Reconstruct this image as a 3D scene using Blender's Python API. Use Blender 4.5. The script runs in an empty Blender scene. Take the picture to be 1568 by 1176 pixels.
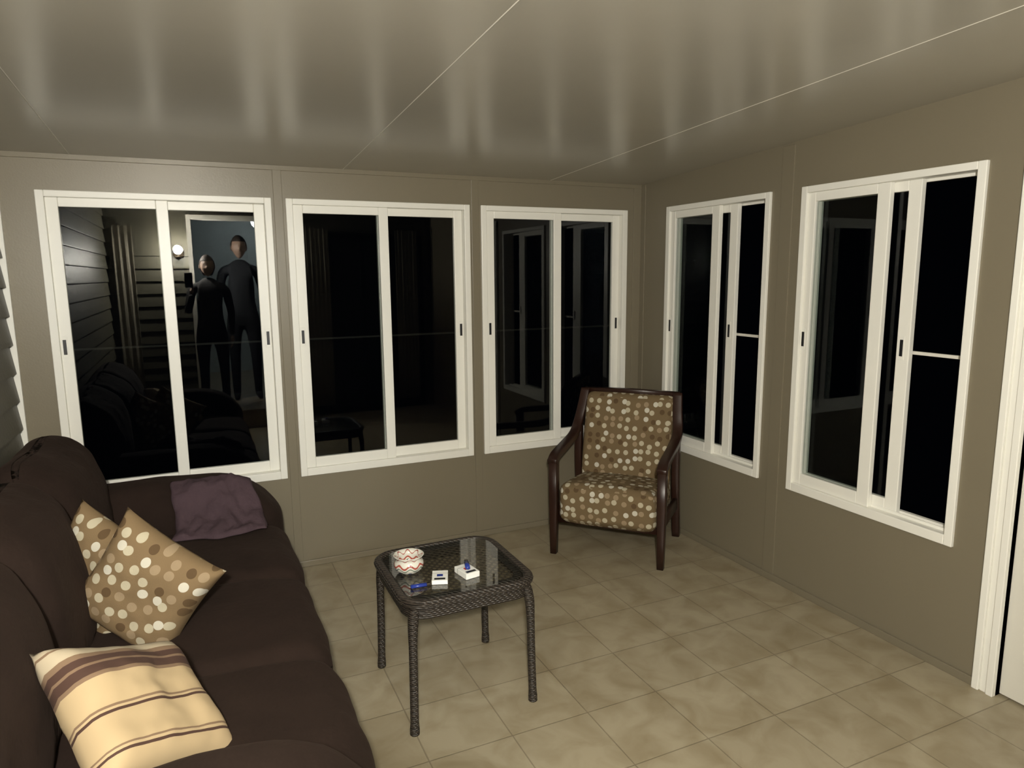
import bpy, bmesh, math, random
from mathutils import Vector, Matrix, noise
random.seed(3)
S = bpy.context.scene
COL = S.collection

# ------------------------------------------------------------------ materials
def new_mat(name):
    m = bpy.data.materials.new(name); m.use_nodes = True
    nt = m.node_tree
    return m, nt, nt.nodes['Principled BSDF']
def N(nt, t, **kw):
    n = nt.nodes.new(t)
    for k, v in kw.items(): setattr(n, k, v)
    return n
def simple(name, c, rough=0.5, metal=0.0, var=0.12, nscale=6, bump=0.0, bscale=80, spec=0.5, c2=None):
    m, nt, b = new_mat(name)
    tc = N(nt, 'ShaderNodeTexCoord')
    no = N(nt, 'ShaderNodeTexNoise'); no.inputs['Scale'].default_value = nscale; no.inputs['Detail'].default_value = 4
    nt.links.new(tc.outputs['Object'], no.inputs['Vector'])
    mx = N(nt, 'ShaderNodeMixRGB')
    mx.inputs[1].default_value = (*[v*(1-var) for v in c], 1)
    cc = c2 if c2 else [min(1, v*(1+var)) for v in c]
    mx.inputs[2].default_value = (*cc, 1)
    nt.links.new(no.outputs['Fac'], mx.inputs[0])
    nt.links.new(mx.outputs[0], b.inputs['Base Color'])
    b.inputs['Roughness'].default_value = rough
    b.inputs['Metallic'].default_value = metal
    b.inputs['Specular IOR Level'].default_value = spec
    if bump > 0:
        n2 = N(nt, 'ShaderNodeTexNoise'); n2.inputs['Scale'].default_value = bscale
        nt.links.new(tc.outputs['Object'], n2.inputs['Vector'])
        bp = N(nt, 'ShaderNodeBump'); bp.inputs['Strength'].default_value = bump; bp.inputs['Distance'].default_value = 0.01
        nt.links.new(n2.outputs['Fac'], bp.inputs['Height']); nt.links.new(bp.outputs[0], b.inputs['Normal'])
    return m

M_wall = simple('wall_paint', (0.198, 0.172, 0.120), rough=0.38, var=0.05, nscale=2, bump=0.03, bscale=120)
M_ceil = simple('ceiling_panel', (0.47, 0.445, 0.38), rough=0.25, var=0.05, nscale=3, spec=0.85)
M_ceil.node_tree.nodes['Principled BSDF'].inputs['IOR'].default_value = 1.5
M_seam = simple('ceiling_seam', (0.68, 0.65, 0.57), rough=0.4, var=0.03)
M_white = simple('white_vinyl', (0.86, 0.85, 0.79), rough=0.35, var=0.02, nscale=3)
M_whited = simple('white_door_paint', (0.72, 0.70, 0.63), rough=0.4, var=0.03, nscale=3)
M_black = simple('black_plastic', (0.01, 0.01, 0.012), rough=0.4)
M_dark = simple('dimmed_bars', (0.009, 0.009, 0.008), rough=0.7, spec=0.2)  # dimness put into the colour, keeps bars and frame faint
M_siding = simple('vinyl_siding', (0.075, 0.070, 0.050), rough=0.45, var=0.15, nscale=5, bump=0.1, bscale=60)
M_sofa = simple('brown_microfibre', (0.021, 0.0130, 0.0100), rough=0.95, var=0.3, nscale=7, bump=0.35, bscale=30, spec=0.15)
M_sofa.node_tree.nodes['Principled BSDF'].inputs['Sheen Weight'].default_value = 0.03
M_sofa.node_tree.nodes['Principled BSDF'].inputs['Sheen Tint'].default_value = (0.6, 0.4, 0.3, 1)
M_purple = simple('purple_cloth', (0.070, 0.045, 0.054), rough=0.95, var=0.15, nscale=12, bump=0.4, bscale=50, spec=0.2)
M_wood = simple('dark_wood', (0.028, 0.011, 0.007), rough=0.35, var=0.35, nscale=9)
M_metal = simple('bronze_metal', (0.08, 0.06, 0.04), rough=0.35, metal=0.8)
M_skin = simple('skin', (0.30, 0.20, 0.15), rough=0.55)
M_hair = simple('hair', (0.03, 0.02, 0.015), rough=0.7)
M_blue = simple('blue_plastic', (0.02, 0.04, 0.25), rough=0.25)
M_hall = simple('hall_paint', (0.42, 0.44, 0.42), rough=0.7, var=0.03)
M_hallf = simple('hall_floor', (0.25, 0.2, 0.14), rough=0.5)
M_curt = simple('curtain_cloth', (0.22, 0.20, 0.155), rough=0.9)
M_redp = simple('red_print', (0.45, 0.03, 0.02), rough=0.4)
M_paper = simple('white_card', (0.8, 0.8, 0.76), rough=0.5, var=0.03)
M_latt = simple('woven_cane', (0.060, 0.046, 0.032), rough=0.45, var=0.3, nscale=60)

def glass_mat(name, k, tint=(1, 1, 1)):
    m = bpy.data.materials.new(name); m.use_nodes = True
    nt = m.node_tree; nt.nodes.clear()
    o = N(nt, 'ShaderNodeOutputMaterial'); mix = N(nt, 'ShaderNodeMixShader')
    tr = N(nt, 'ShaderNodeBsdfTransparent'); tr.inputs[0].default_value = (*tint, 1)
    gl = N(nt, 'ShaderNodeBsdfGlossy'); gl.inputs['Roughness'].default_value = 0.0
    # pane: same reflectance from either side (no internal total reflection)
    geo = N(nt, 'ShaderNodeNewGeometry')
    io = N(nt, 'ShaderNodeMath', operation='MULTIPLY_ADD'); io.inputs[1].default_value = (1/1.5-1.5); io.inputs[2].default_value = 1.5
    nt.links.new(geo.outputs['Backfacing'], io.inputs[0])
    fr = N(nt, 'ShaderNodeFresnel'); nt.links.new(io.outputs[0], fr.inputs[0])
    mu = N(nt, 'ShaderNodeMath', operation='MULTIPLY'); mu.inputs[1].default_value = k; mu.use_clamp = True
    nt.links.new(fr.outputs[0], mu.inputs[0]); nt.links.new(mu.outputs[0], mix.inputs[0])
    nt.links.new(tr.outputs[0], mix.inputs[1]); nt.links.new(gl.outputs[0], mix.inputs[2])
    nt.links.new(mix.outputs[0], o.inputs[0])
    return m
M_glass = glass_mat('window_glass', 0.66, (0.85, 0.87, 0.86))
M_glass_r = glass_mat('window_glass_dimmed', 0.28, (0.85, 0.87, 0.86))  # same glass, reflection weakened so the right panes stay dark
M_tglass = glass_mat('table_glass', 1.6, (0.90, 0.93, 0.91))

# floor tiles
def floor_mat():
    m, nt, b = new_mat('floor_tile')
    tc = N(nt, 'ShaderNodeTexCoord'); mp = N(nt, 'ShaderNodeMapping')
    mp.inputs['Location'].default_value = (-0.908+3.05, -2.319+3.05, 0)
    nt.links.new(tc.outputs['Object'], mp.inputs[0])
    br = N(nt, 'ShaderNodeTexBrick'); br.offset = 0.0; br.squash = 1.0
    br.inputs['Scale'].default_value = 1.0; br.inputs['Brick Width'].default_value = 0.305
    br.inputs['Row Height'].default_value = 0.305; br.inputs['Mortar Size'].default_value = 0.003
    br.inputs['Mortar Smooth'].default_value = 0.6; br.inputs['Bias'].default_value = 0
    br.inputs['Color1'].default_value = (0.325, 0.282, 0.197, 1); br.inputs['Color2'].default_value = (0.36, 0.315, 0.222, 1)
    br.inputs['Mortar'].default_value = (0.235, 0.20, 0.138, 1)
    nt.links.new(mp.outputs[0], br.inputs['Vector'])
    n1 = N(nt, 'ShaderNodeTexNoise'); n1.inputs['Scale'].default_value = 7; n1.inputs['Detail'].default_value = 6; n1.inputs['Distortion'].default_value = 0.6
    nt.links.new(tc.outputs['Object'], n1.inputs['Vector'])
    rp = N(nt, 'ShaderNodeValToRGB')
    rp.color_ramp.elements[0].position = 0.30; rp.color_ramp.elements[0].color = (0.68, 0.62, 0.52, 1)
    rp.color_ramp.elements[1].position = 0.62; rp.color_ramp.elements[1].color = (1.08, 1.08, 1.08, 1)
    nt.links.new(n1.outputs['Fac'], rp.inputs[0])
    mu = N(nt, 'ShaderNodeMixRGB', blend_type='MULTIPLY'); mu.inputs[0].default_value = 0.75
    nt.links.new(br.outputs['Color'], mu.inputs[1]); nt.links.new(rp.outputs[0], mu.inputs[2])
    nt.links.new(mu.outputs[0], b.inputs['Base Color'])
    b.inputs['Roughness'].default_value = 0.36
    bp = N(nt, 'ShaderNodeBump'); bp.inputs['Strength'].default_value = 0.4; bp.inputs['Distance'].default_value = 0.003; bp.invert = True
    nt.links.new(br.outputs['Fac'], bp.inputs['Height']); nt.links.new(bp.outputs[0], b.inputs['Normal'])
    return m
M_floor = floor_mat()

def dots_mat(name, scale, r, base):
    m, nt, b = new_mat(name)
    uv = N(nt, 'ShaderNodeUVMap'); uv.uv_map = 'UVMap'
    vo = N(nt, 'ShaderNodeTexVoronoi'); vo.voronoi_dimensions = '2D'; vo.inputs['Scale'].default_value = scale; vo.inputs['Randomness'].default_value = 0.55
    nt.links.new(uv.outputs[0], vo.inputs['Vector'])
    lt = N(nt, 'ShaderNodeMath', operation='LESS_THAN'); lt.inputs[1].default_value = r
    nt.links.new(vo.outputs['Distance'], lt.inputs[0])
    sp = N(nt, 'ShaderNodeSeparateColor'); nt.links.new(vo.outputs['Color'], sp.inputs[0])
    cr = N(nt, 'ShaderNodeValToRGB'); cr.color_ramp.interpolation = 'CONSTANT'
    e = cr.color_ramp.elements
    e[0].position = 0; e[0].color = (0.50, 0.45, 0.33, 1)
    e[1].position = 0.42; e[1].color = (0.32, 0.24, 0.15, 1)
    for p, c in ((0.62, (0.11, 0.07, 0.035, 1)), (0.80, (0.60, 0.57, 0.48, 1))):
        x = e.new(p); x.color = c
    nt.links.new(sp.outputs[0], cr.inputs[0])
    no = N(nt, 'ShaderNodeTexNoise'); no.inputs['Scale'].default_value = 300
    nt.links.new(uv.outputs[0], no.inputs['Vector'])
    mx = N(nt, 'ShaderNodeMixRGB'); mx.inputs[1].default_value = (*base, 1)
    nt.links.new(lt.outputs[0], mx.inputs[0]); nt.links.new(cr.outputs[0], mx.inputs[2])
    nt.links.new(mx.outputs[0], b.inputs['Base Color'])
    b.inputs['Roughness'].default_value = 0.9; b.inputs['Specular IOR Level'].default_value = 0.2
    bp = N(nt, 'ShaderNodeBump'); bp.inputs['Strength'].default_value = 0.3; bp.inputs['Distance'].default_value = 0.002
    nt.links.new(no.outputs['Fac'], bp.inputs['Height']); nt.links.new(bp.outputs[0], b.inputs['Normal'])
    return m
M_dots = dots_mat('dotted_fabric', 22, 0.33, (0.21, 0.145, 0.078))
M_dotc = dots_mat('dotted_upholstery', 21, 0.31, (0.175, 0.124, 0.066))

def stripe_mat():
    m, nt, b = new_mat('striped_fabric')
    uv = N(nt, 'ShaderNodeUVMap'); uv.uv_map = 'UVMap'
    sp = N(nt, 'ShaderNodeSeparateXYZ'); nt.links.new(uv.outputs[0], sp.inputs[0])
    ma = N(nt, 'ShaderNodeMath', operation='MULTIPLY_ADD'); ma.inputs[1].default_value = 1/0.385; ma.inputs[2].default_value = 0.5
    nt.links.new(sp.outputs[1], ma.inputs[0])
    cr = N(nt, 'ShaderNodeValToRGB'); cr.color_ramp.interpolation = 'CONSTANT'
    cream = (0.46, 0.35, 0.205, 1); br = (0.065, 0.032, 0.022, 1); tan = (0.20, 0.13, 0.08, 1); lt = (0.46, 0.39, 0.28, 1)
    st = [(0.0, cream), (0.14, br), (0.155, cream), (0.17, tan), (0.18, cream), (0.39, br), (0.41, cream), (0.425, tan), (0.44, cream),
          (0.63, tan), (0.66, br), (0.72, tan), (0.74, br), (0.79, tan), (0.83, lt), (0.92, tan), (0.935, lt)]
    e = cr.color_ramp.elements
    e[0].position = 0; e[0].color = st[0][1]; e[1].position = st[1][0]; e[1].color = st[1][1]
    for p, c in st[2:]:
        x = e.new(p); x.color = c
    nt.links.new(ma.outputs[0], cr.inputs[0]); nt.links.new(cr.outputs[0], b.inputs['Base Color'])
    b.inputs['Roughness'].default_value = 0.9
    return m
M_stripe = stripe_mat()

def wicker_mat():
    m, nt, b = new_mat('dark_wicker')
    tc = N(nt, 'ShaderNodeTexCoord')
    w = N(nt, 'ShaderNodeTexWave'); w.inputs['Scale'].default_value = 45; w.inputs['Distortion'].default_value = 1.5; w.bands_direction = 'Z'
    w2 = N(nt, 'ShaderNodeTexWave'); w2.inputs['Scale'].default_value = 30; w2.inputs['Distortion'].default_value = 1.5; w2.bands_direction = 'DIAGONAL'
    nt.links.new(tc.outputs['Object'], w.inputs['Vector']); nt.links.new(tc.outputs['Object'], w2.inputs['Vector'])
    a = N(nt, 'ShaderNodeMath', operation='ADD'); nt.links.new(w.outputs['Fac'], a.inputs[0]); nt.links.new(w2.outputs['Fac'], a.inputs[1])
    cr = N(nt, 'ShaderNodeValToRGB'); cr.color_ramp.elements[0].color = (0.006, 0.005, 0.004, 1); cr.color_ramp.elements[1].color = (0.040, 0.031, 0.024, 1)
    nt.links.new(a.outputs[0], cr.inputs[0]); nt.links.new(cr.outputs[0], b.inputs['Base Color'])
    b.inputs['Roughness'].default_value = 0.45
    bp = N(nt, 'ShaderNodeBump'); bp.inputs['Strength'].default_value = 0.8; bp.inputs['Distance'].default_value = 0.004
    nt.links.new(a.outputs[0], bp.inputs['Height']); nt.links.new(bp.outputs[0], b.inputs['Normal'])
    return m
M_wick = wicker_mat()

def pot_mat():
    m, nt, b = new_mat('painted_ceramic')
    tc = N(nt, 'ShaderNodeTexCoord'); sp = N(nt, 'ShaderNodeSeparateXYZ'); nt.links.new(tc.outputs['Object'], sp.inputs[0])
    at = N(nt, 'ShaderNodeMath', operation='ARCTAN2'); nt.links.new(sp.outputs[1], at.inputs[0]); nt.links.new(sp.outputs[0], at.inputs[1])
    m9 = N(nt, 'ShaderNodeMath', operation='MULTIPLY'); m9.inputs[1].default_value = 8; nt.links.new(at.outputs[0], m9.inputs[0])
    sn = N(nt, 'ShaderNodeMath', operation='SINE'); nt.links.new(m9.outputs[0], sn.inputs[0])
    mz = N(nt, 'ShaderNodeMath', operation='MULTIPLY_ADD'); mz.inputs[1].default_value = 0.006; nt.links.new(sn.outputs[0], mz.inputs[0]); nt.links.new(sp.outputs[2], mz.inputs[2])
    sc = N(nt, 'ShaderNodeMath', operation='MULTIPLY'); sc.inputs[1].default_value = 1/0.075; nt.links.new(mz.outputs[0], sc.inputs[0])
    cr = N(nt, 'ShaderNodeValToRGB'); cr.color_ramp.interpolation = 'CONSTANT'
    wh = (0.62, 0.60, 0.53, 1); e = cr.color_ramp.elements
    e[0].color = (0.10, 0.11, 0.18, 1); e[0].position = 0; e[1].position = 0.10; e[1].color = wh
    for p, c in ((0.30, (0.14, 0.18, 0.14, 1)), (0.36, wh), (0.44, (0.34, 0.08, 0.06, 1)), (0.54, wh), (0.80, (0.30, 0.06, 0.05, 1)), (0.84, wh)):
        x = e.new(p); x.color = c
    nt.links.new(sc.outputs[0], cr.inputs[0]); nt.links.new(cr.outputs[0], b.inputs['Base Color'])
    b.inputs['Roughness'].default_value = 0.15
    return m
M_pot = pot_mat()

def clothes_mat(name, shirt, trouser, zt):
    m, nt, b = new_mat(name)
    tc = N(nt, 'ShaderNodeTexCoord'); sp = N(nt, 'ShaderNodeSeparateXYZ'); nt.links.new(tc.outputs['Object'], sp.inputs[0])
    gt = N(nt, 'ShaderNodeMath', operation='GREATER_THAN'); gt.inputs[1].default_value = zt; nt.links.new(sp.outputs[2], gt.inputs[0])
    mx = N(nt, 'ShaderNodeMixRGB'); mx.inputs[1].default_value = (*trouser, 1); mx.inputs[2].default_value = (*shirt, 1)
    nt.links.new(gt.outputs[0], mx.inputs[0]); nt.links.new(mx.outputs[0], b.inputs['Base Color'])
    b.inputs['Roughness'].default_value = 0.9
    return m

# ------------------------------------------------------------------ helpers
def empty(name, loc=(0, 0, 0), rz=0.0):
    e = bpy.data.objects.new(name, None); COL.objects.link(e)
    e.location = loc; e.rotation_euler = (0, 0, rz); e.empty_display_size = 0.1
    return e
def finish(bm, name, mats, parent=None, smooth=False, loc=None):
    me = bpy.data.meshes.new(name)
    bmesh.ops.recalc_face_normals(bm, faces=bm.faces)
    bm.to_mesh(me); bm.free()
    if not isinstance(mats, (list, tuple)): mats = [mats]
    for m in mats: me.materials.append(m)
    if smooth:
        for p in me.polygons: p.use_smooth = True
    o = bpy.data.objects.new(name, me); COL.objects.link(o)
    if parent: o.parent = parent
    if loc: o.location = loc
    return o
def add_box(bm, lo, hi, bevel=0.0, seg=2, mat=None, mi=0):
    t = bmesh.new(); bmesh.ops.create_cube(t, size=1.0)
    lo2 = Vector([min(a, b) for a, b in zip(lo, hi)]); hi2 = Vector([max(a, b) for a, b in zip(lo, hi)])
    c = (lo2+hi2)/2; s = hi2-lo2
    for v in t.verts: v.co = Vector((v.co.x*s.x, v.co.y*s.y, v.co.z*s.z))+c
    if bevel > 0: bmesh.ops.bevel(t, geom=t.edges[:], offset=min(bevel, min(s)*0.45), segments=seg, affect='EDGES', profile=0.5)
    if mat is not None: bmesh.ops.transform(t, matrix=mat, verts=t.verts)
    for f in t.faces: f.material_index = mi
    me = bpy.data.meshes.new('tmp'); t.to_mesh(me); t.free(); bm.from_mesh(me); bpy.data.meshes.remove(me)
def box(name, lo, hi, mat, parent=None, bevel=0.0, seg=2):
    bm = bmesh.new(); add_box(bm, lo, hi, bevel, seg)
    return finish(bm, name, mat, parent)
def boxes(name, lst, mat, parent=None, bevel=0.0):
    bm = bmesh.new()
    for lo, hi in lst: add_box(bm, lo, hi, bevel)
    return finish(bm, name, mat, parent)
def sweep(bm, path, side, prof, closed=False, scale=None, mi=0):
    path = [Vector(p) for p in path]; side = Vector(side).normalized(); rings = []
    n = len(path)
    for i, p in enumerate(path):
        if closed: T = (path[(i+1) % n]-path[(i-1) % n])
        else: T = path[min(i+1, n-1)]-path[max(i-1, 0)]
        T.normalize(); Nn = side.cross(T).normalized(); k = scale[i] if scale else 1.0
        rings.append([bm.verts.new(p+side*a*k+Nn*b*k) for a, b in prof])
    m = len(prof)
    for i in range(n if closed else n-1):
        A = rings[i]; B = rings[(i+1) % n]
        for j in range(m):
            f = bm.faces.new((A[j], A[(j+1) % m], B[(j+1) % m], B[j])); f.material_index = mi
    if not closed:
        bm.faces.new(rings[0][::-1]); bm.faces.new(rings[-1])
def circ(r, n=12, ry=None):
    ry = ry or r
    return [(r*math.cos(2*math.pi*i/n), ry*math.sin(2*math.pi*i/n)) for i in range(n)]
def rrect(a, b, r=0.006):
    out = []
    for cx, cy, s in ((a-r, b-r, 0), (-a+r, b-r, 90), (-a+r, -b+r, 180), (a-r, -b+r, 270)):
        for k in range(3):
            an = math.radians(s+45*k); out.append((cx+r*math.cos(an), cy+r*math.sin(an)))
    return out
def catmull(pts, n=8):
    P = [Vector(p) for p in pts]; P = [P[0]*2-P[1]]+P+[P[-1]*2-P[-2]]; out = []
    for i in range(1, len(P)-2):
        for k in range(n):
            t = k/n; a, b, c, d = P[i-1], P[i], P[i+1], P[i+2]
            out.append(0.5*((2*b)+(c-a)*t+(2*a-5*b+4*c-d)*t*t+(-a+3*b-3*c+d)*t**3))
    out.append(P[-2]); return out
def lathe(bm, prof, n=32, c=(0, 0, 0)):
    rings = []
    for r, z in prof:
        rings.append([bm.verts.new((c[0]+r*math.cos(2*math.pi*i/n), c[1]+r*math.sin(2*math.pi*i/n), c[2]+z)) for i in range(n)])
    for A, B in zip(rings, rings[1:]):
        for j in range(n): bm.faces.new((A[j], A[(j+1) % n], B[(j+1) % n], B[j]))
    bm.faces.new(rings[0][::-1]); bm.faces.new(rings[-1])
def softbox(name, lo, hi, r, mat, parent=None, puff=(0, 0, 0), amp=0.006, nsc=5, n=26, fn=None, seed=0):
    lo = Vector(lo); hi = Vector(hi); c = (lo+hi)/2; h = (hi-lo)/2
    bm = bmesh.new(); bmesh.ops.create_cube(bm, size=2.0)
    bmesh.ops.subdivide_edges(bm, edges=bm.edges[:], cuts=n, use_grid_fill=True)
    inner = Vector([max(v-r, 0.0005) for v in h])
    for v in bm.verts:
        p = v.co.copy()
        q = Vector((p.x*h.x, p.y*h.y, p.z*h.z))
        i = Vector([max(-inner[k], min(inner[k], q[k])) for k in range(3)])
        d = q-i
        if d.length > 1e-9:
            rr = min(r, min(h)); q = i+Vector([d[k] for k in range(3)]).normalized()*rr
        u = p
        q.x += puff[0]*math.copysign(1, p.x)*(1-u.y**2)*(1-u.z**2)*abs(p.x)**3
        q.y += puff[1]*math.copysign(1, p.y)*(1-u.x**2)*(1-u.z**2)*abs(p.y)**3
        q.z += puff[2]*math.copysign(1, p.z)*(1-u.x**2)*(1-u.y**2)*abs(p.z)**3
        q = q+c
        if fn: q = fn(q, p)
        w = noise.noise_vector(q*nsc+Vector((seed*7.1, 0, 0)))
        w2 = noise.noise_vector(q*nsc*2.7+Vector((0, seed*3.3, 0)))
        v.co = q+w*amp+w2*amp*0.4
    # metric box uv
    bm.normal_update(); uvl = bm.loops.layers.uv.new('UVMap')
    for f in bm.faces:
        nn = f.normal; ax = max(range(3), key=lambda k: abs(nn[k]))
        for l in f.loops:
            co = l.vert.co
            l[uvl].uv = {0: (co.y, co.z), 1: (co.x, co.z+co.y*0), 2: (co.x, co.y)}[ax]
    return finish(bm, name, mat, parent, smooth=True)
def pillow(name, s, th, mat, center, xd, yd, seed=0):
    n = 30; bm = bmesh.new(); uvl = bm.loops.layers.uv.new('UVMap'); g = {}; h = s/2
    for side in (1, -1):
        for i in range(n+1):
            for j in range(n+1):
                u = -1+2*i/n; v = -1+2*j/n
                edge = i in (0, n) or j in (0, n)
                if edge and side == -1: g[(side, i, j)] = g[(1, i, j)]; continue
                x = u*h*(1-0.09*(1-v*v)); y = v*h*(1-0.09*(1-u*u))
                z = side*th/2*(max(0, (1-u**4))*max(0, (1-v**4)))**0.5
                w = noise.noise(Vector((x*9, y*9, side*2+seed*5)))*0.018 + noise.noise(Vector((x*26, y*26, side+seed)))*0.005
                z += w*(1-max(abs(u), abs(v))**6)
                vv = bm.verts.new((x, y, z)); g[(side, i, j)] = vv
    for side in (1, -1):
        for i in range(n):
            for j in range(n):
                q = [g[(side, i, j)], g[(side, i+1, j)], g[(side, i+1, j+1)], g[(side, i, j+1)]]
                if side == -1: q = q[::-1]
                f = bm.faces.new(q)
                for l in f.loops: l[uvl].uv = (l.vert.co.x, l.vert.co.y)
    o = finish(bm, name, mat, None, smooth=True)
    X = Vector(xd).normalized(); Y = Vector(yd); Y = (Y-X*Y.dot(X)).normalized(); Z = X.cross(Y)
    M = Matrix((X, Y, Z)).transposed().to_4x4(); M.translation = Vector(center); o.matrix_world = M
    return o

# ------------------------------------------------------------------ room
YB = 3.81; XR = 2.66; XL = -0.775; YH = -0.5
def cz(y): return 2.155+0.045*(YB-y)
W = [(-0.615, 0.395), (0.465, 1.475), (1.545, 2.55)]
Z0, Z1 = 0.52, 1.995
# floor
fl = box('floor', (XL-0.05, YH-0.05, -0.08), (XR+0.1, YB+0.1, 0.0), M_floor)
# back wall
L = [((XL-0.1, YB, 0), (XR+0.1, YB+0.1, Z0)), ((XL-0.1, YB, Z1), (XR+0.1, YB+0.1, 2.155))]
xs = [XL-0.1]+[v for w in W for v in w]+[XR+0.1]
for i in range(0, len(xs), 2): L.append(((xs[i], YB, Z0), (xs[i+1], YB+0.1, Z1)))
boxes('wall_back', L, M_wall)
# right wall
WR = [(1.645, 2.494), (2.69, 3.53)]; DR = (0.60, 1.437)
bm = bmesh.new()
def addR(y0, y1, z0, z1): add_box(bm, (XR, y0, z0), (XR+0.1, y1, z1))
addR(YH, DR[0], 0, 2.1); addR(DR[1], WR[0][0], 0, 2.1); addR(WR[0][0], WR[0][1], 0, Z0); addR(WR[0][0], WR[0][1], Z1, 2.1)
addR(WR[0][1], WR[1][0], 0, 2.1); addR(WR[1][0], WR[1][1], 0, Z0); addR(WR[1][0], WR[1][1], Z1, 2.1); addR(WR[1][1], YB, 0, 2.1)
addR(DR[0], DR[1], 2.03, 2.1)
vs = [bm.verts.new(p) for p in ((XR, YH, 2.1), (XR, YB, 2.1), (XR, YB, cz(YB)), (XR, YH, cz(YH)), (XR+.1, YH, 2.1), (XR+.1, YB, 2.1), (XR+.1, YB, cz(YB)), (XR+.1, YH, cz(YH)))]
for q in ((0, 1, 2, 3), (4, 7, 6, 5), (0, 3, 7, 4), (1, 5, 6, 2), (3, 2, 6, 7), (0, 4, 5, 1)): bm.faces.new([vs[k] for k in q])
finish(bm, 'wall_right', M_wall)
# ceiling
bm = bmesh.new()
a, b_ = YH-0.1, YB+0.12
vs = [bm.verts.new(p) for p in ((XL-.12, a, cz(a)), (XR+.12, a, cz(a)), (XR+.12, b_, cz(b_)), (XL-.12, b_, cz(b_)))]
vs2 = [bm.verts.new(v.co+Vector((0, 0, 0.08))) for v in vs]
bm.faces.new(vs[::-1]); bm.faces.new(vs2)
for i in range(4): bm.faces.new((vs[i], vs[(i+1) % 4], vs2[(i+1) % 4], vs2[i]))
finish(bm, 'ceiling', M_ceil)
bm = bmesh.new()
for x in (-0.465, 0.767, 2.0):
    w = 0.004; d = 0.0015
    q = [bm.verts.new(p) for p in ((x-w, YH, cz(YH)+.001), (x+w, YH, cz(YH)+.001), (x+w, YB, cz(YB)+.001), (x-w, YB, cz(YB)+.001), (x, YH, cz(YH)-d), (x, YB, cz(YB)-d))]
    bm.faces.new((q[0], q[4], q[5], q[3])); bm.faces.new((q[4], q[1], q[2], q[5]))
finish(bm, 'trim_1', M_seam)
# wall posts and header / base strips
boxes('trim_2', [((x-0.022, YB-0.005, 0.0), (x+0.022, YB+0.002, 2.156)) for x in (0.43, 1.51)]
      + [((2.60, YB-0.005, 0), (XR, YB+0.002, 2.156))]
      + [((XL, YB-0.006, 2.132), (XR, YB+0.002, 2.158))], M_wall, bevel=0.002)
boxes('trim_3', [((XR-0.005, 2.555, 0), (XR+0.002, 2.63, 2.20)), ((XR-0.005, YB-0.05, 0), (XR+0.002, YB, 2.153))], M_wall, bevel=0.002)
box('baseboard_back', (XL, YB-0.012, 0), (XR, YB+0.001, 0.035), M_wall, bevel=0.003)
box('baseboard_right', (XR-0.012, 1.52, 0), (XR+0.001, YB-0.012, 0.035), M_wall, bevel=0.003)

# siding walls
def siding(name, p0, p1, z0, z1f, nrm, mat, holes=()):
    """lapped boards from p0 to p1 (xy), nrm = xy normal into room"""
    bm = bmesh.new(); e = 0.13; z = z0; p0 = Vector(p0); p1 = Vector(p1); nrm = Vector(nrm)
    zt = z1f
    while z < zt-1e-4:
        zz = min(z+e, zt)
        segs = [(0.0, 1.0)]
        for (h0, h1, hz0, hz1) in holes:
            if zz > hz0+0.001 and z < hz1-0.001:
                segs = [(0.0, h0), (h1, 1.0)]
        for s0, s1 in segs:
            if s1-s0 < 1e-4: continue
            A = p0.lerp(p1, s0); B = p0.lerp(p1, s1)
            def P(pt, off, h): q = pt+nrm*off; return bm.verts.new((q.x, q.y, h))
            v = [P(A, 0.016, z), P(B, 0.016, z), P(B, 0.016, z+0.006), P(A, 0.016, z+0.006), P(A, 0.0, zz), P(B, 0.0, zz), P(A, -0.004, z), P(B, -0.004, z),
                 P(A, -0.1, z), P(B, -0.1, z), P(A, -0.1, zz), P(B, -0.1, zz)]
            for q in ((0, 1, 2, 3), (3, 2, 5, 4), (6, 7, 1, 0), (4, 5, 11, 10), (8, 10, 11, 9), (6, 8, 9, 7), (0, 3, 4, 6), (6, 4, 10, 8), (1, 7, 5, 2), (7, 9, 11, 5)):
                try: bm.faces.new([v[k] for k in q])
                except ValueError: pass
        z += e
    return finish(bm, name, mat)
siding('wall_left', (XL, YH), (XL, YB+0.02), 0.0, 2.40, (1, 0), M_siding)
LW = XR-XL
DO = (0.03, 0.94)
siding('wall_front', (XR, YH), (XL, YH), 0.0, 2.40, (0, 1), M_siding, holes=[((XR-DO[1])/LW, (XR-DO[0])/LW, 0.0, 2.21)])
# j-channel between siding and back wall
bm = bmesh.new()
add_box(bm, (XL+0.0, YB-0.018, 0.0), (XL+0.028, YB+0.001, 2.156), 0.003)
finish(bm, 'trim_4', M_white)
# doorway to house
boxes('trim_5', [((DO[0]-0.045, YH-0.1, 0.2), (DO[0], YH+0.03, 2.25)), ((DO[1], YH-0.1, 0.2), (DO[1]+0.05, YH+0.03, 2.25)), ((DO[0], YH-0.1, 2.2), (DO[1], YH+0.03, 2.25))], M_whited, bevel=0.004)
box('doorstep', (DO[0]-0.05, YH+0.017, 0.0), (DO[1]+0.05, YH+0.45, 0.2), M_hallf, bevel=0.01)
boxes('floor_hall', [((-0.9, -3.4, 0.1), (1.9, YH-0.1, 0.2)), ((DO[0], YH-0.1, 0.1), (DO[1], YH+0.016, 0.2))], M_hallf)
box('wall_hall_left', (-1.0, -3.4, 0.1), (-0.9, YH-0.1, 2.5), M_hall)
box('wall_hall_right', (1.9, -3.4, 0.1), (2.0, YH-0.1, 2.5), M_hall)
box('wall_hall_back', (-1.0, -3.5, 0.1), (2.0, -3.4, 2.5), M_hall)
box('wall_hall_ceiling', (-1.0, -3.5, 2.5), (2.0, YH-0.1, 2.58), M_hall)
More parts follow.
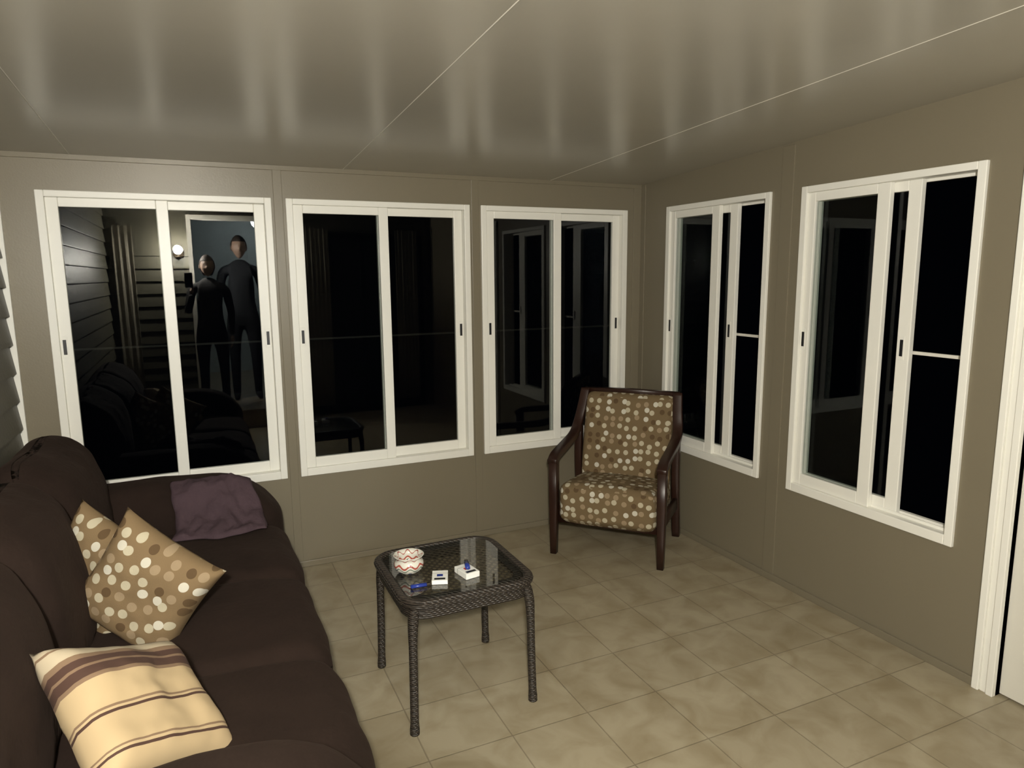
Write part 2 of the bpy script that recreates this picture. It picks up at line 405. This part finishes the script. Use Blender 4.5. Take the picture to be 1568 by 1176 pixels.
boxes('wall_hall_front', [((-0.9, YH-0.12, 0.2), (DO[0]-0.05, YH-0.1, 2.5)), ((DO[1]+0.05, YH-0.12, 0.2), (1.9, YH-0.1, 2.5)), ((DO[0]-0.05, YH-0.12, 2.2), (DO[1]+0.05, YH-0.1, 2.5))], M_hall)

# dark sliding door added to dim reflections of the house wall, with curtains
sd = empty('added_dark_door')
fy = YH+0.017
boxes('frame', [((1.06, fy, 0.02), (1.11, fy+0.04, 2.06)), ((2.49, fy, 0.02), (2.54, fy+0.04, 2.06)), ((1.11, fy, 2.01), (2.49, fy+0.04, 2.06)), ((1.11, fy, 0.02), (2.49, fy+0.04, 0.08)), ((1.775, fy, 0.08), (1.825, fy+0.035, 2.01))], M_dark, sd, 0.003)
box('pane', (1.11, fy+0.002, 0.08), (2.49, fy+0.010, 2.01), M_black, sd)
def drape(name, x0, x1, y, z0, z1, k, parent):
    bm = bmesh.new(); n = 90; rows = []
    for zz in (z1, z1*.75+z0*.25, (z0+z1)/2, z1*.25+z0*.75, z0):
        rows.append([bm.verts.new((x0+(x1-x0)*i/n, y+0.006*math.sin(i/n*math.pi*2*k+zz)*(1+0.3*math.sin(i*.7)), zz)) for i in range(n+1)])
    for A, B in zip(rows, rows[1:]):
        for i in range(n): bm.faces.new((A[i], A[i+1], B[i+1], B[i]))
    cu = finish(bm, name, M_curt, parent, True)
    so = cu.modifiers.new('s', 'SOLIDIFY'); so.thickness = 0.004
    return cu
drape('drape', 1.14, 1.42, fy+0.075, 0.12, 2.12, 6, sd)
drape('drape', 2.2, 2.46, fy+0.075, 0.12, 2.12, 6, sd)
drape('curtain', -0.70, -0.52, YH+0.045, 0.35, 2.12, 3, None)

# windows ---------------------------------------------------------------
def window(idx, kind, u0, u1, za=Z0, zb=Z1):
    e = empty('window_%d' % idx)
    if kind == 'back': P = lambda u, w, z: (u, YB+w, z)
    else: P = lambda u, w, z: (XR+w, u, z)
    GL = M_glass if kind == 'back' else M_glass_r
    fr = 0.034
    def bx(name, lst, mat, bev=0.003):
        bm = bmesh.new()
        for (ua, ub, wa, wb, z0, z1) in lst: add_box(bm, P(ua, wa, z0), P(ub, wb, z1), bev)
        return finish(bm, name, mat, e)
    bx('frame', [(u0, u0+fr, -0.014, 0.09, za, zb), (u1-fr, u1, -0.014, 0.09, za, zb), (u0+fr, u1-fr, -0.014, 0.09, zb-0.03, zb), (u0+fr, u1-fr, -0.014, 0.09, za, za+0.042)], M_white)
    ia, ib, zc, zd = u0+fr, u1-fr, za+0.042, zb-0.03
    def sash(name, a, b, w0, sl, sr):
        w1 = w0+0.026; rt, rb = 0.042, 0.055
        bx(name, [(a, a+sl, w0, w1, zc, zd), (b-sr, b, w0, w1, zc, zd), (a+sl, b-sr, w0, w1, zd-rt, zd), (a+sl, b-sr, w0, w1, zc, zc+rb)], M_white)
        bx(name+'_glass', [(a+sl, b-sr, w0+0.0125, w0+0.0135, zc+rb, zd-rt)], GL, 0)
    def latch(u, w):
        bx('latch', [(u-0.007, u+0.007, w-0.003, w+0.004, 1.245, 1.315)], M_black, 0.001)
        bx('latch_plate', [(u-0.013, u+0.013, w-0.001, w+0.002, 1.23, 1.33)], M_white, 0.001)
    mid = (u0+u1)/2
    if kind == 'back':
        sash('sash_a', ia, mid+0.03, 0.0, 0.050, 0.052)
        sash('sash_b', mid-0.025, ib, 0.03, 0.050, 0.050)
        latch(ia+0.018, 0.0); latch(ib-0.018, 0.03)
        bx('screen_bar', [(u0+fr, u1-fr, 0.066, 0.076, 1.256, 1.266)], M_dark, 0.001)  # bar coloured dark to imitate its dimness behind the glass
    else:
        a_lo = {5: 2.037, 4: 3.070}[idx]; b_lo = {5: 1.920, 4: 2.960}[idx]
        sash('sash_a', a_lo, ib, 0.0, 0.060, 0.040)
        w0 = 0.03; w1 = 0.056
        bx('sash_b', [(b_lo, b_lo+0.058, w0, w1, zc, zd), (ib-0.04, ib, w0, w1, zc, zd), (b_lo+0.058, ib-0.04, w0, w1, zd-0.042, zd), (b_lo+0.058, ib-0.04, w0, w1, zc, zc+0.055)], M_white)
        bx('sash_b_glass', [(b_lo+0.058, ib-0.04, 0.0425, 0.0435, zc+0.055, zd-0.042)], GL, 0)
        latch(b_lo+0.035, 0.03); latch(ib-0.012, 0.0)
        bx('screen_bar', [(ia, b_lo+0.02, 0.064, 0.076, 1.254, 1.268)], M_whited, 0.001)
        bx('screen_frame', [(ia, ia+0.012, 0.062, 0.078, zc, zd), (ia, ib, 0.062, 0.078, zc, zc+0.012), (ia, ib, 0.062, 0.078, zd-0.012, zd)], M_white, 0.001)
        bx('track', [(ia, ib, 0.026, 0.030, zc, zc+0.012), (ia, ib, 0.058, 0.062, zc, zc+0.012)], M_white, 0)
    return e
window(1, 'back', *W[0]); window(2, 'back', *W[1]); window(3, 'back', *W[2])
window(4, 'right', *WR[1]); window(5, 'right', *WR[0])

# door on right wall -----------------------------------------------------
boxes('trim_6', [((XR-0.020, DR[1], 0), (XR+0.1, DR[1]+0.026, 2.03)), ((XR-0.012, DR[1]+0.026, 0), (XR+0.01, DR[1]+0.052, 2.056)), ((XR-0.022, DR[1]+0.052, 0), (XR+0.002, DR[1]+0.078, 2.08)),
                 ((XR-0.020, DR[0]-0.026, 0), (XR+0.1, DR[0], 2.03)), ((XR-0.012, DR[0]-0.078, 0), (XR+0.01, DR[0]-0.026, 2.08)),
                 ((XR-0.015, DR[0]-0.078, 2.03), (XR+0.002, DR[1]+0.078, 2.10))], M_white, bevel=0.003)
d = empty('door_1')
bm = bmesh.new(); y0, y1 = DR[0]+0.002, DR[1]-0.002
add_box(bm, (XR+0.02, y0, 0.01), (XR+0.06, y1, 2.028), 0.002)
for (za, zb) in ((0.15, 0.95), (1.1, 1.88)):
    for (ya, yb) in ((y0+0.1, (y0+y1)/2-0.05), ((y0+y1)/2+0.05, y1-0.1)):
        for q in (((XR+0.012, ya, za), (XR+0.022, ya+0.02, zb)), ((XR+0.012, yb-0.02, za), (XR+0.022, yb, zb)), ((XR+0.012, ya, za), (XR+0.022, yb, za+0.02)), ((XR+0.012, ya, zb-0.02), (XR+0.022, yb, zb))):
            add_box(bm, q[0], q[1], 0.003)
finish(bm, 'slab', M_whited, d)
bm = bmesh.new(); lathe(bm, [(0.0005, 0), (0.026, 0.002), (0.026, 0.008), (0.011, 0.014), (0.011, 0.035), (0.026, 0.05), (0.022, 0.07), (0.0005, 0.074)], 20)
k = finish(bm, 'knob', M_metal, d, True); k.rotation_euler = (0, -math.pi/2, 0); k.location = (XR+0.02, y0+0.07, 1.0)

# ------------------------------------------------------------------ sofa
sofa = empty('sofa')
Ya, Yb = 1.18, 3.68; ia, ib = 1.47, 3.38
softbox('base', (-0.68, Ya+0.08, 0.05), (0.24, Yb-0.06, 0.30), 0.04, M_sofa, sofa, amp=0.003, n=16)
softbox('back_frame', (-0.745, Ya+0.06, 0.06), (-0.56, Yb-0.05, 0.83), 0.08, M_sofa, sofa, amp=0.006, n=24)
cw = (ib-ia)/3
def seatfn(q, p):
    if q.x > 0.05:                      # waterfall front
        k = (q.x-0.05)/0.28
        q = q.copy(); q.z -= 0.035*max(0, k)**2*(1 if p.z > 0 else 0.2)
    return q
for i in range(3):
    softbox('seat_cushion', (-0.50, ia+cw*i+0.001, 0.24), (0.325, ia+cw*(i+1)-0.001, 0.455), 0.065, M_sofa, sofa, puff=(0.016, 0, 0.018), amp=0.013, nsc=4, fn=seatfn, seed=i)
def backfn(q, p):
    q = q.copy(); k = (q.z-0.40)/0.5
    q.x -= 0.07*k
    q.x -= 0.09*max(0, k-0.55)**1.5*(1 if p.x > 0 else 0)
    return q
for i in range(3):
    y0 = ia+cw*i-(0.06 if i == 0 else 0); y1 = ia+cw*(i+1)+(0.10 if i == 2 else 0)
    softbox('back_cushion', (-0.64, y0-0.004, 0.40), (-0.37, y1+0.004, 0.95), 0.11, M_sofa, sofa, puff=(0.03, 0, 0.012), amp=0.018, nsc=3.5, fn=backfn, seed=i+5)
def armfn(q, p):
    q = q.copy()
    if q.x > 0.0 and q.z > 0.3:
        k = (q.x-0.0)/0.33
        q.z -= (q.z-0.3)*0.42*max(0, k)**2
    return q
softbox('arm', (-0.66, ib-0.01, 0.05), (0.315, Yb, 0.655), 0.12, M_sofa, sofa, puff=(0.02, 0.0, 0.015), amp=0.012, nsc=4, fn=armfn, seed=11)
softbox('arm', (-0.66, Ya, 0.05), (0.30, ia+0.01, 0.65), 0.12, M_sofa, sofa, puff=(0.02, 0.0, 0.015), amp=0.012, nsc=4, fn=armfn, seed=13)
for x in (-0.6, 0.18):
    for y in (Ya+0.15, Yb-0.13):
        bm = bmesh.new(); lathe(bm, [(0.022, 0), (0.03, 0.07)], 14, (x, y, 0)); finish(bm, 'foot', M_wood, sofa, True)

# purple throw against the far arm
bm = bmesh.new(); n, m_ = 44, 36
prof = catmull([(0, 3.15, 0.485), (0, 3.21, 0.492), (0, 3.28, 0.53), (0, 3.335, 0.59), (0, 3.385, 0.645), (0, 3.45, 0.672)], 8)
def pr(t):
    f = t*(len(prof)-1); i = min(int(f), len(prof)-2); return prof[i].lerp(prof[i+1], f-i)
grid = {}
for sd_ in (0, 1):
    for i in range(n+1):
        for j in range(m_+1):
            s = i/n; t = j/m_
            p = pr(t); wx = 0.195-0.025*t
            x = 0.03+(2*s-1)*wx+0.015*math.sin(t*5)+0.015*noise.noise(Vector((t*4, s*3, 1)))
            q = Vector((x, p.y+0.02*math.sin(s*7+1)*(1-t)+0.02*noise.noise(Vector((s*5, 2, t*2))), p.z))
            drop = max(0, x-0.05)/0.2; q.z -= 0.06*drop**2*t
            e = (1-abs(2*s-1)**6)*(1-abs(2*t-1)**6)
            fold = noise.noise(Vector((s*5, t*4, 3)))*0.026+noise.noise(Vector((s*12, t*7, 9)))*0.012
            q.z += (0.022+fold)*e**0.5 if sd_ == 0 else -0.004
            grid[(sd_, i, j)] = bm.verts.new(q)
for i in range(n):
    for j in range(m_):
        for sd_ in (0, 1): bm.faces.new([grid[(sd_, i, j)], grid[(sd_, i+1, j)], grid[(sd_, i+1, j+1)], grid[(sd_, i, j+1)]])
rim = [(i, 0) for i in range(n)]+[(n, j) for j in range(m_)]+[(i, m_) for i in range(n, 0, -1)]+[(0, j) for j in range(m_, 0, -1)]
for a, b in zip(rim, rim[1:]+rim[:1]): bm.faces.new([grid[(0, *a)], grid[(0, *b)], grid[(1, *b)], grid[(1, *a)]])
finish(bm, 'throw_blanket', M_purple, None, True)

pillow('throw_pillow', 0.385, 0.15, M_stripe, (-0.188, 1.740, 0.590), (0.3, 0.27, -0.18), (-0.03, 0.33, 0.10), 1)
pillow('throw_pillow', 0.375, 0.14, M_dots, (-0.205, 2.385, 0.622), (0.25, -0.145, -0.19), (0.135, -0.03, 0.24), 2)
pillow('throw_pillow', 0.36, 0.12, M_dots, (-0.345, 2.535, 0.635), (0.50, -0.42, -0.33), (0.22, -0.05, 0.50), 3)

# ------------------------------------------------------------------ armchair
ch = empty('armchair', (2.01, 3.156, 0), math.radians(-47.4))
def wood(name, path, side, prof, scale=None):
    bm = bmesh.new(); sweep(bm, path, side, prof, scale=scale); return finish(bm, name, M_wood, ch, True)
for sx in (-1, 1):
    x = sx*0.308
    wood('front_leg', [(x, 0.0, 0.0), (x, 0.0, 0.15), (x, 0.0, 0.35), (x, -0.005, 0.552)], (1, 0, 0), rrect(0.024, 0.028), [0.75, 0.85, 1.0, 1.0])
    arm = catmull([(x, -0.035, 0.548), (x, 0.03, 0.578), (x, 0.20, 0.600), (x, 0.36, 0.625), (x, 0.45, 0.680), (x*0.96, 0.50, 0.78), (x*0.93, 0.545, 0.885)], 6)
    wood('arm', arm, (1, 0, 0), rrect(0.028, 0.020))
    wood('back_leg', catmull([(x*0.98, 0.53, 0.0), (x*0.98, 0.49, 0.2), (x*0.98, 0.455, 0.42), (x*0.98, 0.45, 0.66)], 5), (1, 0, 0), rrect(0.022, 0.026))
    wood('side_rail', [(x*0.98, 0.0, 0.245), (x*0.98, 0.25, 0.235), (x*0.98, 0.49, 0.225)], (1, 0, 0), rrect(0.014, 0.035))
wood('top_rail', [(-0.295, 0.552, 0.878), (0, 0.556, 0.884), (0.295, 0.552, 0.878)], (0, 0, 1), rrect(0.014, 0.022))
wood('front_rail', [(-0.3, 0.03, 0.20), (0.3, 0.03, 0.20)], (0, 0, 1), rrect(0.02, 0.012))
def cseat(q, p):
    q = q.copy(); q.z -= 0.05*(q.y/0.5)*(1 if p.z > 0 else 0.3)
    return q
softbox('seat_cushion', (-0.279, -0.025, 0.195), (0.279, 0.46, 0.425), 0.05, M_dotc, ch, puff=(0, 0.01, 0.02), amp=0.003, nsc=4, fn=cseat)
def cback(q, p):
    q = q.copy(); q.y += (q.z-0.34)*0.235+0.03*math.sin((q.z-0.34)/0.54*math.pi)*-0.5
    return q
softbox('back_cushion', (-0.272, 0.375, 0.335), (0.272, 0.475, 0.872), 0.04, M_dotc, ch, puff=(0, 0.012, 0), amp=0.003, nsc=4, fn=cback)

# ------------------------------------------------------------------ side table
tb = empty('side_table', (0.832, 2.405, 0))
def rsq(h, r, n=8):
    out = []
    for cx, cy, s in ((h-r, h-r, 0), (-h+r, h-r, 90), (-h+r, -h+r, 180), (h-r, -h+r, 270)):
        for k in range(n+1):
            an = math.radians(s+90*k/n); out.append((cx+r*math.cos(an), cy+r*math.sin(an)))
    res = []
    for i in range(len(out)):
        a = Vector(out[i]); b = Vector(out[(i+1) % len(out)])
        res.append(a)
        if (b-a).length > 0.1:
            for k in range(1, 8): res.append(a.lerp(b, k/8))
    return res
def ringm(name, h, r, z, prof, mat):
    bm = bmesh.new(); sweep(bm, [(p.x, p.y, z) for p in rsq(h, r)], (0, 0, 1), prof, closed=True); return finish(bm, name, mat, tb, True)
ringm('rim', 0.243, 0.085, 0.478, circ(0.016, 12, 0.020), M_wick)
ringm('apron', 0.240, 0.083, 0.448, rrect(0.024, 0.007, 0.003), M_wick)
ringm('inner_band', 0.208, 0.065, 0.484, circ(0.006, 8, 0.016), M_wick)
bm = bmesh.new(); h = 0.215
for zz, sg in ((0.4785, 1), (0.481, -1)):
    c = -2*h+0.02
    while c < 2*h:
        pts = []
        for x in (-h, h):
            y = sg*x+c
            if -h <= y <= h: pts.append(Vector((x, y)))
        for y in (-h, h):
            x = (y-c)/sg
            if -h < x < h: pts.append(Vector((x, y)))
        if len(pts) >= 2 and (pts[0]-pts[1]).length > 0.07:
            a, b = pts[:2]; dr = (b-a).normalized(); a = a+dr*0.012; b = b-dr*0.012; nn = Vector((-dr.y, dr.x))*0.0040
            q = [(*(a+nn), zz), (*(a-nn), zz), (*(b-nn), zz), (*(b+nn), zz)]
            lo = [bm.verts.new(p) for p in q]; hi = [bm.verts.new((p[0], p[1], p[2]+0.002)) for p in q]
            bm.faces.new(lo[::-1]); bm.faces.new(hi)
            for k in range(4): bm.faces.new((lo[k], lo[(k+1) % 4], hi[(k+1) % 4], hi[k]))
        c += 0.032
finish(bm, 'lattice', M_latt, tb)
bm = bmesh.new(); v = [bm.verts.new((p.x, p.y, 0.4905)) for p in rsq(0.228, 0.075)]; bm.faces.new(v)
finish(bm, 'glass_top', M_tglass, tb)
for sx in (-1, 1):
    for sy in (-1, 1):
        px, py = sx*0.232, sy*0.236
        bm = bmesh.new()
        path = catmull([(px*1.0, py*1.0, 0.0), (px*1.0, py*1.0, 0.02), (px*0.985, py*0.985, 0.2), (px*0.975, py*0.975, 0.36), (px*0.955, py*0.955, 0.42), (px*0.91, py*0.91, 0.465), (px*0.87, py*0.87, 0.476)], 5)
        npt = len(path); sc = [1.15 if i < 6 else 1.0 for i in range(npt)]
        for i in range(npt):
            z = path[i].z
            if z > 0.33: sc[i] = 1.0+0.3*min(1, (z-0.33)/0.1)
        sweep(bm, path, (sx, -sy, 0), circ(0.0150, 12), scale=sc)
        finish(bm, 'leg', M_wick, tb, True)
# things on the table
TZ = 0.4912
bm = bmesh.new()
lathe(bm, [(0.028, 0), (0.034, 0.003), (0.050, 0.016), (0.057, 0.031), (0.054, 0.045), (0.046, 0.053), (0.048, 0.060), (0.058, 0.070), (0.055, 0.071), (0.044, 0.061), (0.041, 0.053), (0.048, 0.04), (0.045, 0.024), (0.02, 0.012), (0.001, 0.011)], 40)
finish(bm, 'ceramic_bowl', M_pot, None, True, (0.668, 2.42, TZ))
def pack(loc, rz, th=0.022):
    e = empty('cigarette_pack', loc, rz)
    box('carton', (-0.029, -0.044, 0), (0.029, 0.044, th), M_paper, e, 0.0015)
    box('lid_line', (-0.0295, 0.018, 0.001), (0.0295, 0.0188, th+0.0003), M_black, e)
    box('label', (-0.020, -0.036, th), (0.020, -0.022, th+0.0005), M_black, e)
    box('emblem', (-0.011, -0.008, th), (0.011, 0.010, th+0.0005), M_redp if th > 0.021 else M_blue, e)
    return e
pack((0.752, 2.305, TZ), math.radians(-20), 0.016); pack((0.858, 2.305, TZ), math.radians(10))
def lighter(loc, rz):
    e = empty('cigarette_lighter', loc, rz)
    bm = bmesh.new(); sweep(bm, [(-0.035, 0, 0.0068), (0.022, 0, 0.0068)], (0, 0, 1), circ(0.0066, 14, 0.009)); finish(bm, 'body', M_blue, e, True)
    bm = bmesh.new(); add_box(bm, (0.022, -0.007, 0.002), (0.036, 0.007, 0.012), 0.002); finish(bm, 'head', M_metal, e)
lighter((0.668, 2.275, TZ), math.radians(-5)); lighter((0.866, 2.325, TZ+0.0227), math.radians(75))

# ------------------------------------------------------------------ wall lamp
lx, ly, lz = -0.11, YH, 1.87
lamp = empty('wall_lamp', (lx, ly, lz))
bm = bmesh.new(); lathe(bm, [(0.05, 0), (0.05, 0.012), (0.04, 0.022), (0.012, 0.026), (0.012, 0.06)], 24)
o = finish(bm, 'backplate', M_metal, lamp, True); o.rotation_euler = (-math.pi/2, 0, 0); o.location = (0, 0.018, -0.02)
bm = bmesh.new(); sweep(bm, catmull([(0, 0.05, -0.02), (0, 0.10, -0.05), (0, 0.16, -0.09), (0, 0.17, -0.075)], 6), (1, 0, 0), circ(0.008, 10))
lathe(bm, [(0.022, -0.085), (0.028, -0.075), (0.022, -0.055), (0.016, -0.05)], 20, (0, 0.17, 0)); finish(bm, 'socket', M_metal, lamp, True)
bm = bmesh.new()
for i in range(6):
    an = math.pi*2*i/6
    sweep(bm, catmull([(0.025*math.cos(an), 0.17+0.025*math.sin(an), -0.075), (0.075*math.cos(an), 0.17+0.075*math.sin(an), -0.02), (0.08*math.cos(an), 0.17+0.08*math.sin(an), 0.04), (0.02*math.cos(an), 0.17+0.02*math.sin(an), 0.10)], 6),
          (-math.sin(an), math.cos(an), 0), circ(0.0018, 6))
finish(bm, 'cage', M_metal, lamp, True)
ld = bpy.data.lights.new('bulb', 'POINT'); ld.energy = 350; ld.color = (1.0, 0.95, 0.85); ld.shadow_soft_size = 0.045
lo = bpy.data.objects.new('bulb', ld); COL.objects.link(lo); lo.parent = lamp; lo.location = (0, 0.17, 0.01)
ld2 = bpy.data.lights.new('hall_light', 'POINT'); ld2.energy = 120; ld2.color = (0.85, 0.95, 1.0); ld2.shadow_soft_size = 0.12
lo2 = bpy.data.objects.new('hall_light', ld2); COL.objects.link(lo2); lo2.location = (0.9, -2.5, 2.35)

# ------------------------------------------------------------------ people (seen mirrored in the glass)
def skinmesh(name, pts, edges, mat, parent, root=0, lv=2, sc=1.0):
    me = bpy.data.meshes.new(name); me.from_pydata([tuple(Vector(p[0])*sc) for p in pts], edges, []); me.materials.append(mat)
    o = bpy.data.objects.new(name, me); COL.objects.link(o); o.parent = parent
    o.modifiers.new('skin', 'SKIN').use_smooth_shade = True
    sv = me.skin_vertices[0].data if me.skin_vertices else None
    for i, p in enumerate(pts):
        r = p[1]; sv[i].radius = (r[0]*sc, r[1]*sc) if isinstance(r, tuple) else (r*sc, r*sc); sv[i].use_root = (i == root)
    sb = o.modifiers.new('sub', 'SUBSURF'); sb.levels = lv; sb.render_levels = lv
    return o
def person(name, loc, H, shirt, trouser, hands, elbows, hairlen=0.0, rz=0.0):
    e = empty(name, loc, rz); k = H/1.8
    pts = [((0, 0, 0.95), (0.15, 0.115)), ((0, 0.0, 1.10), (0.135, 0.105)), ((0, 0.0, 1.30), (0.155, 0.115)), ((0, -0.01, 1.45), (0.085, 0.075)), ((0, 0.0, 1.555), 0.052)]
    ed = [(0, 1), (1, 2), (2, 3), (3, 4)]
    for s, hd, el in ((-1, hands[0], elbows[0]), (1, hands[1], elbows[1])):
        b = len(pts)
        pts += [((s*0.18, -0.01, 1.425), 0.062), (el, 0.044), (hd, 0.029)]
        ed += [(3, b), (b, b+1), (b+1, b+2)]
        b = len(pts)
        pts += [((s*0.10, 0, 0.84), 0.092), ((s*0.11, 0.015, 0.50), 0.060), ((s*0.115, -0.01, 0.10), 0.044), ((s*0.115, -0.02, 0.045), (0.040, 0.040)), ((s*0.125, 0.14, 0.035), (0.038, 0.03))]
        ed += [(0, b), (b, b+1), (b+1, b+2), (b+2, b+3), (b+3, b+4)]
    skinmesh('body', pts, ed, clothes_mat(name+'_clothes', shirt, trouser, 0.93*k), e, sc=k)
    # head
    bm = bmesh.new(); bmesh.ops.create_uvsphere(bm, u_segments=32, v_segments=24, radius=1)
    for v in bm.verts:
        p = v.co; x, y, z = p.x*0.076, p.y*0.098, p.z*0.120
        if z < -0.02: f = 1-0.35*((-z-0.02)/0.10); x *= f; y = y*f+0.012*(1-f)*3
        if y > 0.05:
            nz = math.exp(-((x/0.012)**2+((z+0.020)/0.022)**2)); y += 0.026*nz
            for sx in (-1, 1): y -= 0.010*math.exp(-(((x-sx*0.030)/0.014)**2+((z-0.005)/0.010)**2))
            y += 0.006*math.exp(-((x/0.025)**2+((z+0.062)/0.008)**2)); y -= 0.004*math.exp(-((x/0.03)**2+((z+0.066)/0.003)**2))
        v.co = (x, y, z)
    hc = Vector((0, 0.02, 1.68))*k
    for sx in (-1, 1):
        t = bmesh.new(); bmesh.ops.create_uvsphere(t, u_segments=12, v_segments=8, radius=1)
        for v in t.verts: v.co = (v.co.x*0.010+sx*0.078, v.co.y*0.017-0.005, v.co.z*0.030-0.008)
        me = bpy.data.meshes.new('t'); t.to_mesh(me); t.free(); bm.from_mesh(me); bpy.data.meshes.remove(me)
    bmesh.ops.scale(bm, vec=(k, k, k), verts=bm.verts); finish(bm, 'head', M_skin, e, True, hc)
    bm = bmesh.new(); bmesh.ops.create_uvsphere(bm, u_segments=32, v_segments=20, radius=1)
    kill = []
    for v in bm.verts:
        p = v.co.copy(); v.co = (p.x*0.084, p.y*0.106-0.006, p.z*0.128+0.004)
        if (p.y > 0.35 and p.z < 0.45) or (p.z < -0.45-hairlen): kill.append(v)
        v.co += noise.noise_vector(v.co*40)*0.004
    bmesh.ops.delete(bm, geom=kill, context='VERTS'); bmesh.ops.scale(bm, vec=(k, k, k), verts=bm.verts)
    finish(bm, 'hair', M_hair, e, True, hc)
    # hands
    for s, hd, el in ((-1, hands[0], elbows[0]), (1, hands[1], elbows[1])):
        w = Vector(hd); D = (w-Vector(el)).normalized(); up = Vector((0, 1, 0)) if abs(D.y) < 0.7 else Vector((0, 0, 1))
        Lt = (up-D*up.dot(D)).normalized(); Nn = D.cross(Lt)*s
        pt = [(w, 0.026), (w+D*0.045, (0.020, 0.030))]; ed = [(0, 1)]
        for i, (off, ln) in enumerate(((0.030, 0.070), (0.011, 0.080), (-0.009, 0.075), (-0.028, 0.058))):
            b = len(pt); base = w+D*0.085+Lt*off
            pt += [(base, 0.010), (base+D*ln*0.5-Nn*0.008, 0.009), (base+D*ln*0.85-Nn*0.030, 0.0075)]
            ed += [(1, b), (b, b+1), (b+1, b+2)]
        b = len(pt); pt += [(w+D*0.045+Lt*0.040-Nn*0.008, 0.011), (w+D*0.080+Lt*0.055-Nn*0.02, 0.009)]; ed += [(1, b), (b, b+1)]
        skinmesh('hand', pt, ed, M_skin, e, lv=1, sc=k)
    return e
person('man', (0.506, -0.82, 0.2), 1.85, (0.012, 0.014, 0.018), (0.008, 0.009, 0.012),
       ((-0.25, 0.03, 0.86), (0.25, 0.03, 0.86)), ((-0.24, -0.03, 1.13), (0.24, -0.03, 1.13)))
person('photographer', (0.155, -0.31, 0.2), 1.62, (0.015, 0.014, 0.014), (0.008, 0.008, 0.012),
       ((-0.19, 0.14, 1.36), (0.22, 0.04, 0.87)), ((-0.24, 0.02, 1.14), (0.23, -0.02, 1.14)), hairlen=0.5)
ph = empty('smartphone', (-0.03, -0.045, 1.57))
box('case', (-0.037, -0.008, -0.075), (0.037, 0.0, 0.075), M_black, ph, 0.003)

# ------------------------------------------------------------------ world + camera
w = bpy.data.worlds.new('night'); S.world = w; w.use_nodes = True
w.node_tree.nodes['Background'].inputs[0].default_value = (0.004, 0.005, 0.008, 1); w.node_tree.nodes['Background'].inputs[1].default_value = 0.12
S.view_settings.view_transform = 'Standard'
yaw, pit, rol = math.radians(24.5), math.radians(9.0), math.radians(0.5)
f = Vector((math.sin(yaw)*math.cos(pit), math.cos(yaw)*math.cos(pit), -math.sin(pit)))
r0 = Vector((math.cos(yaw), -math.sin(yaw), 0)); u0 = r0.cross(f)
r = r0*math.cos(rol)-u0*math.sin(rol); u = u0*math.cos(rol)+r0*math.sin(rol)
M = Matrix((r, u, -f)).transposed().to_4x4(); M.translation = Vector((0, 0, 1.6))
cd = bpy.data.cameras.new('camera'); cam = bpy.data.objects.new('camera', cd); COL.objects.link(cam); cam.matrix_world = M
cd.sensor_width = 36; cd.lens = 24.34; cd.clip_start = 0.02; cd.clip_end = 100
S.camera = cam
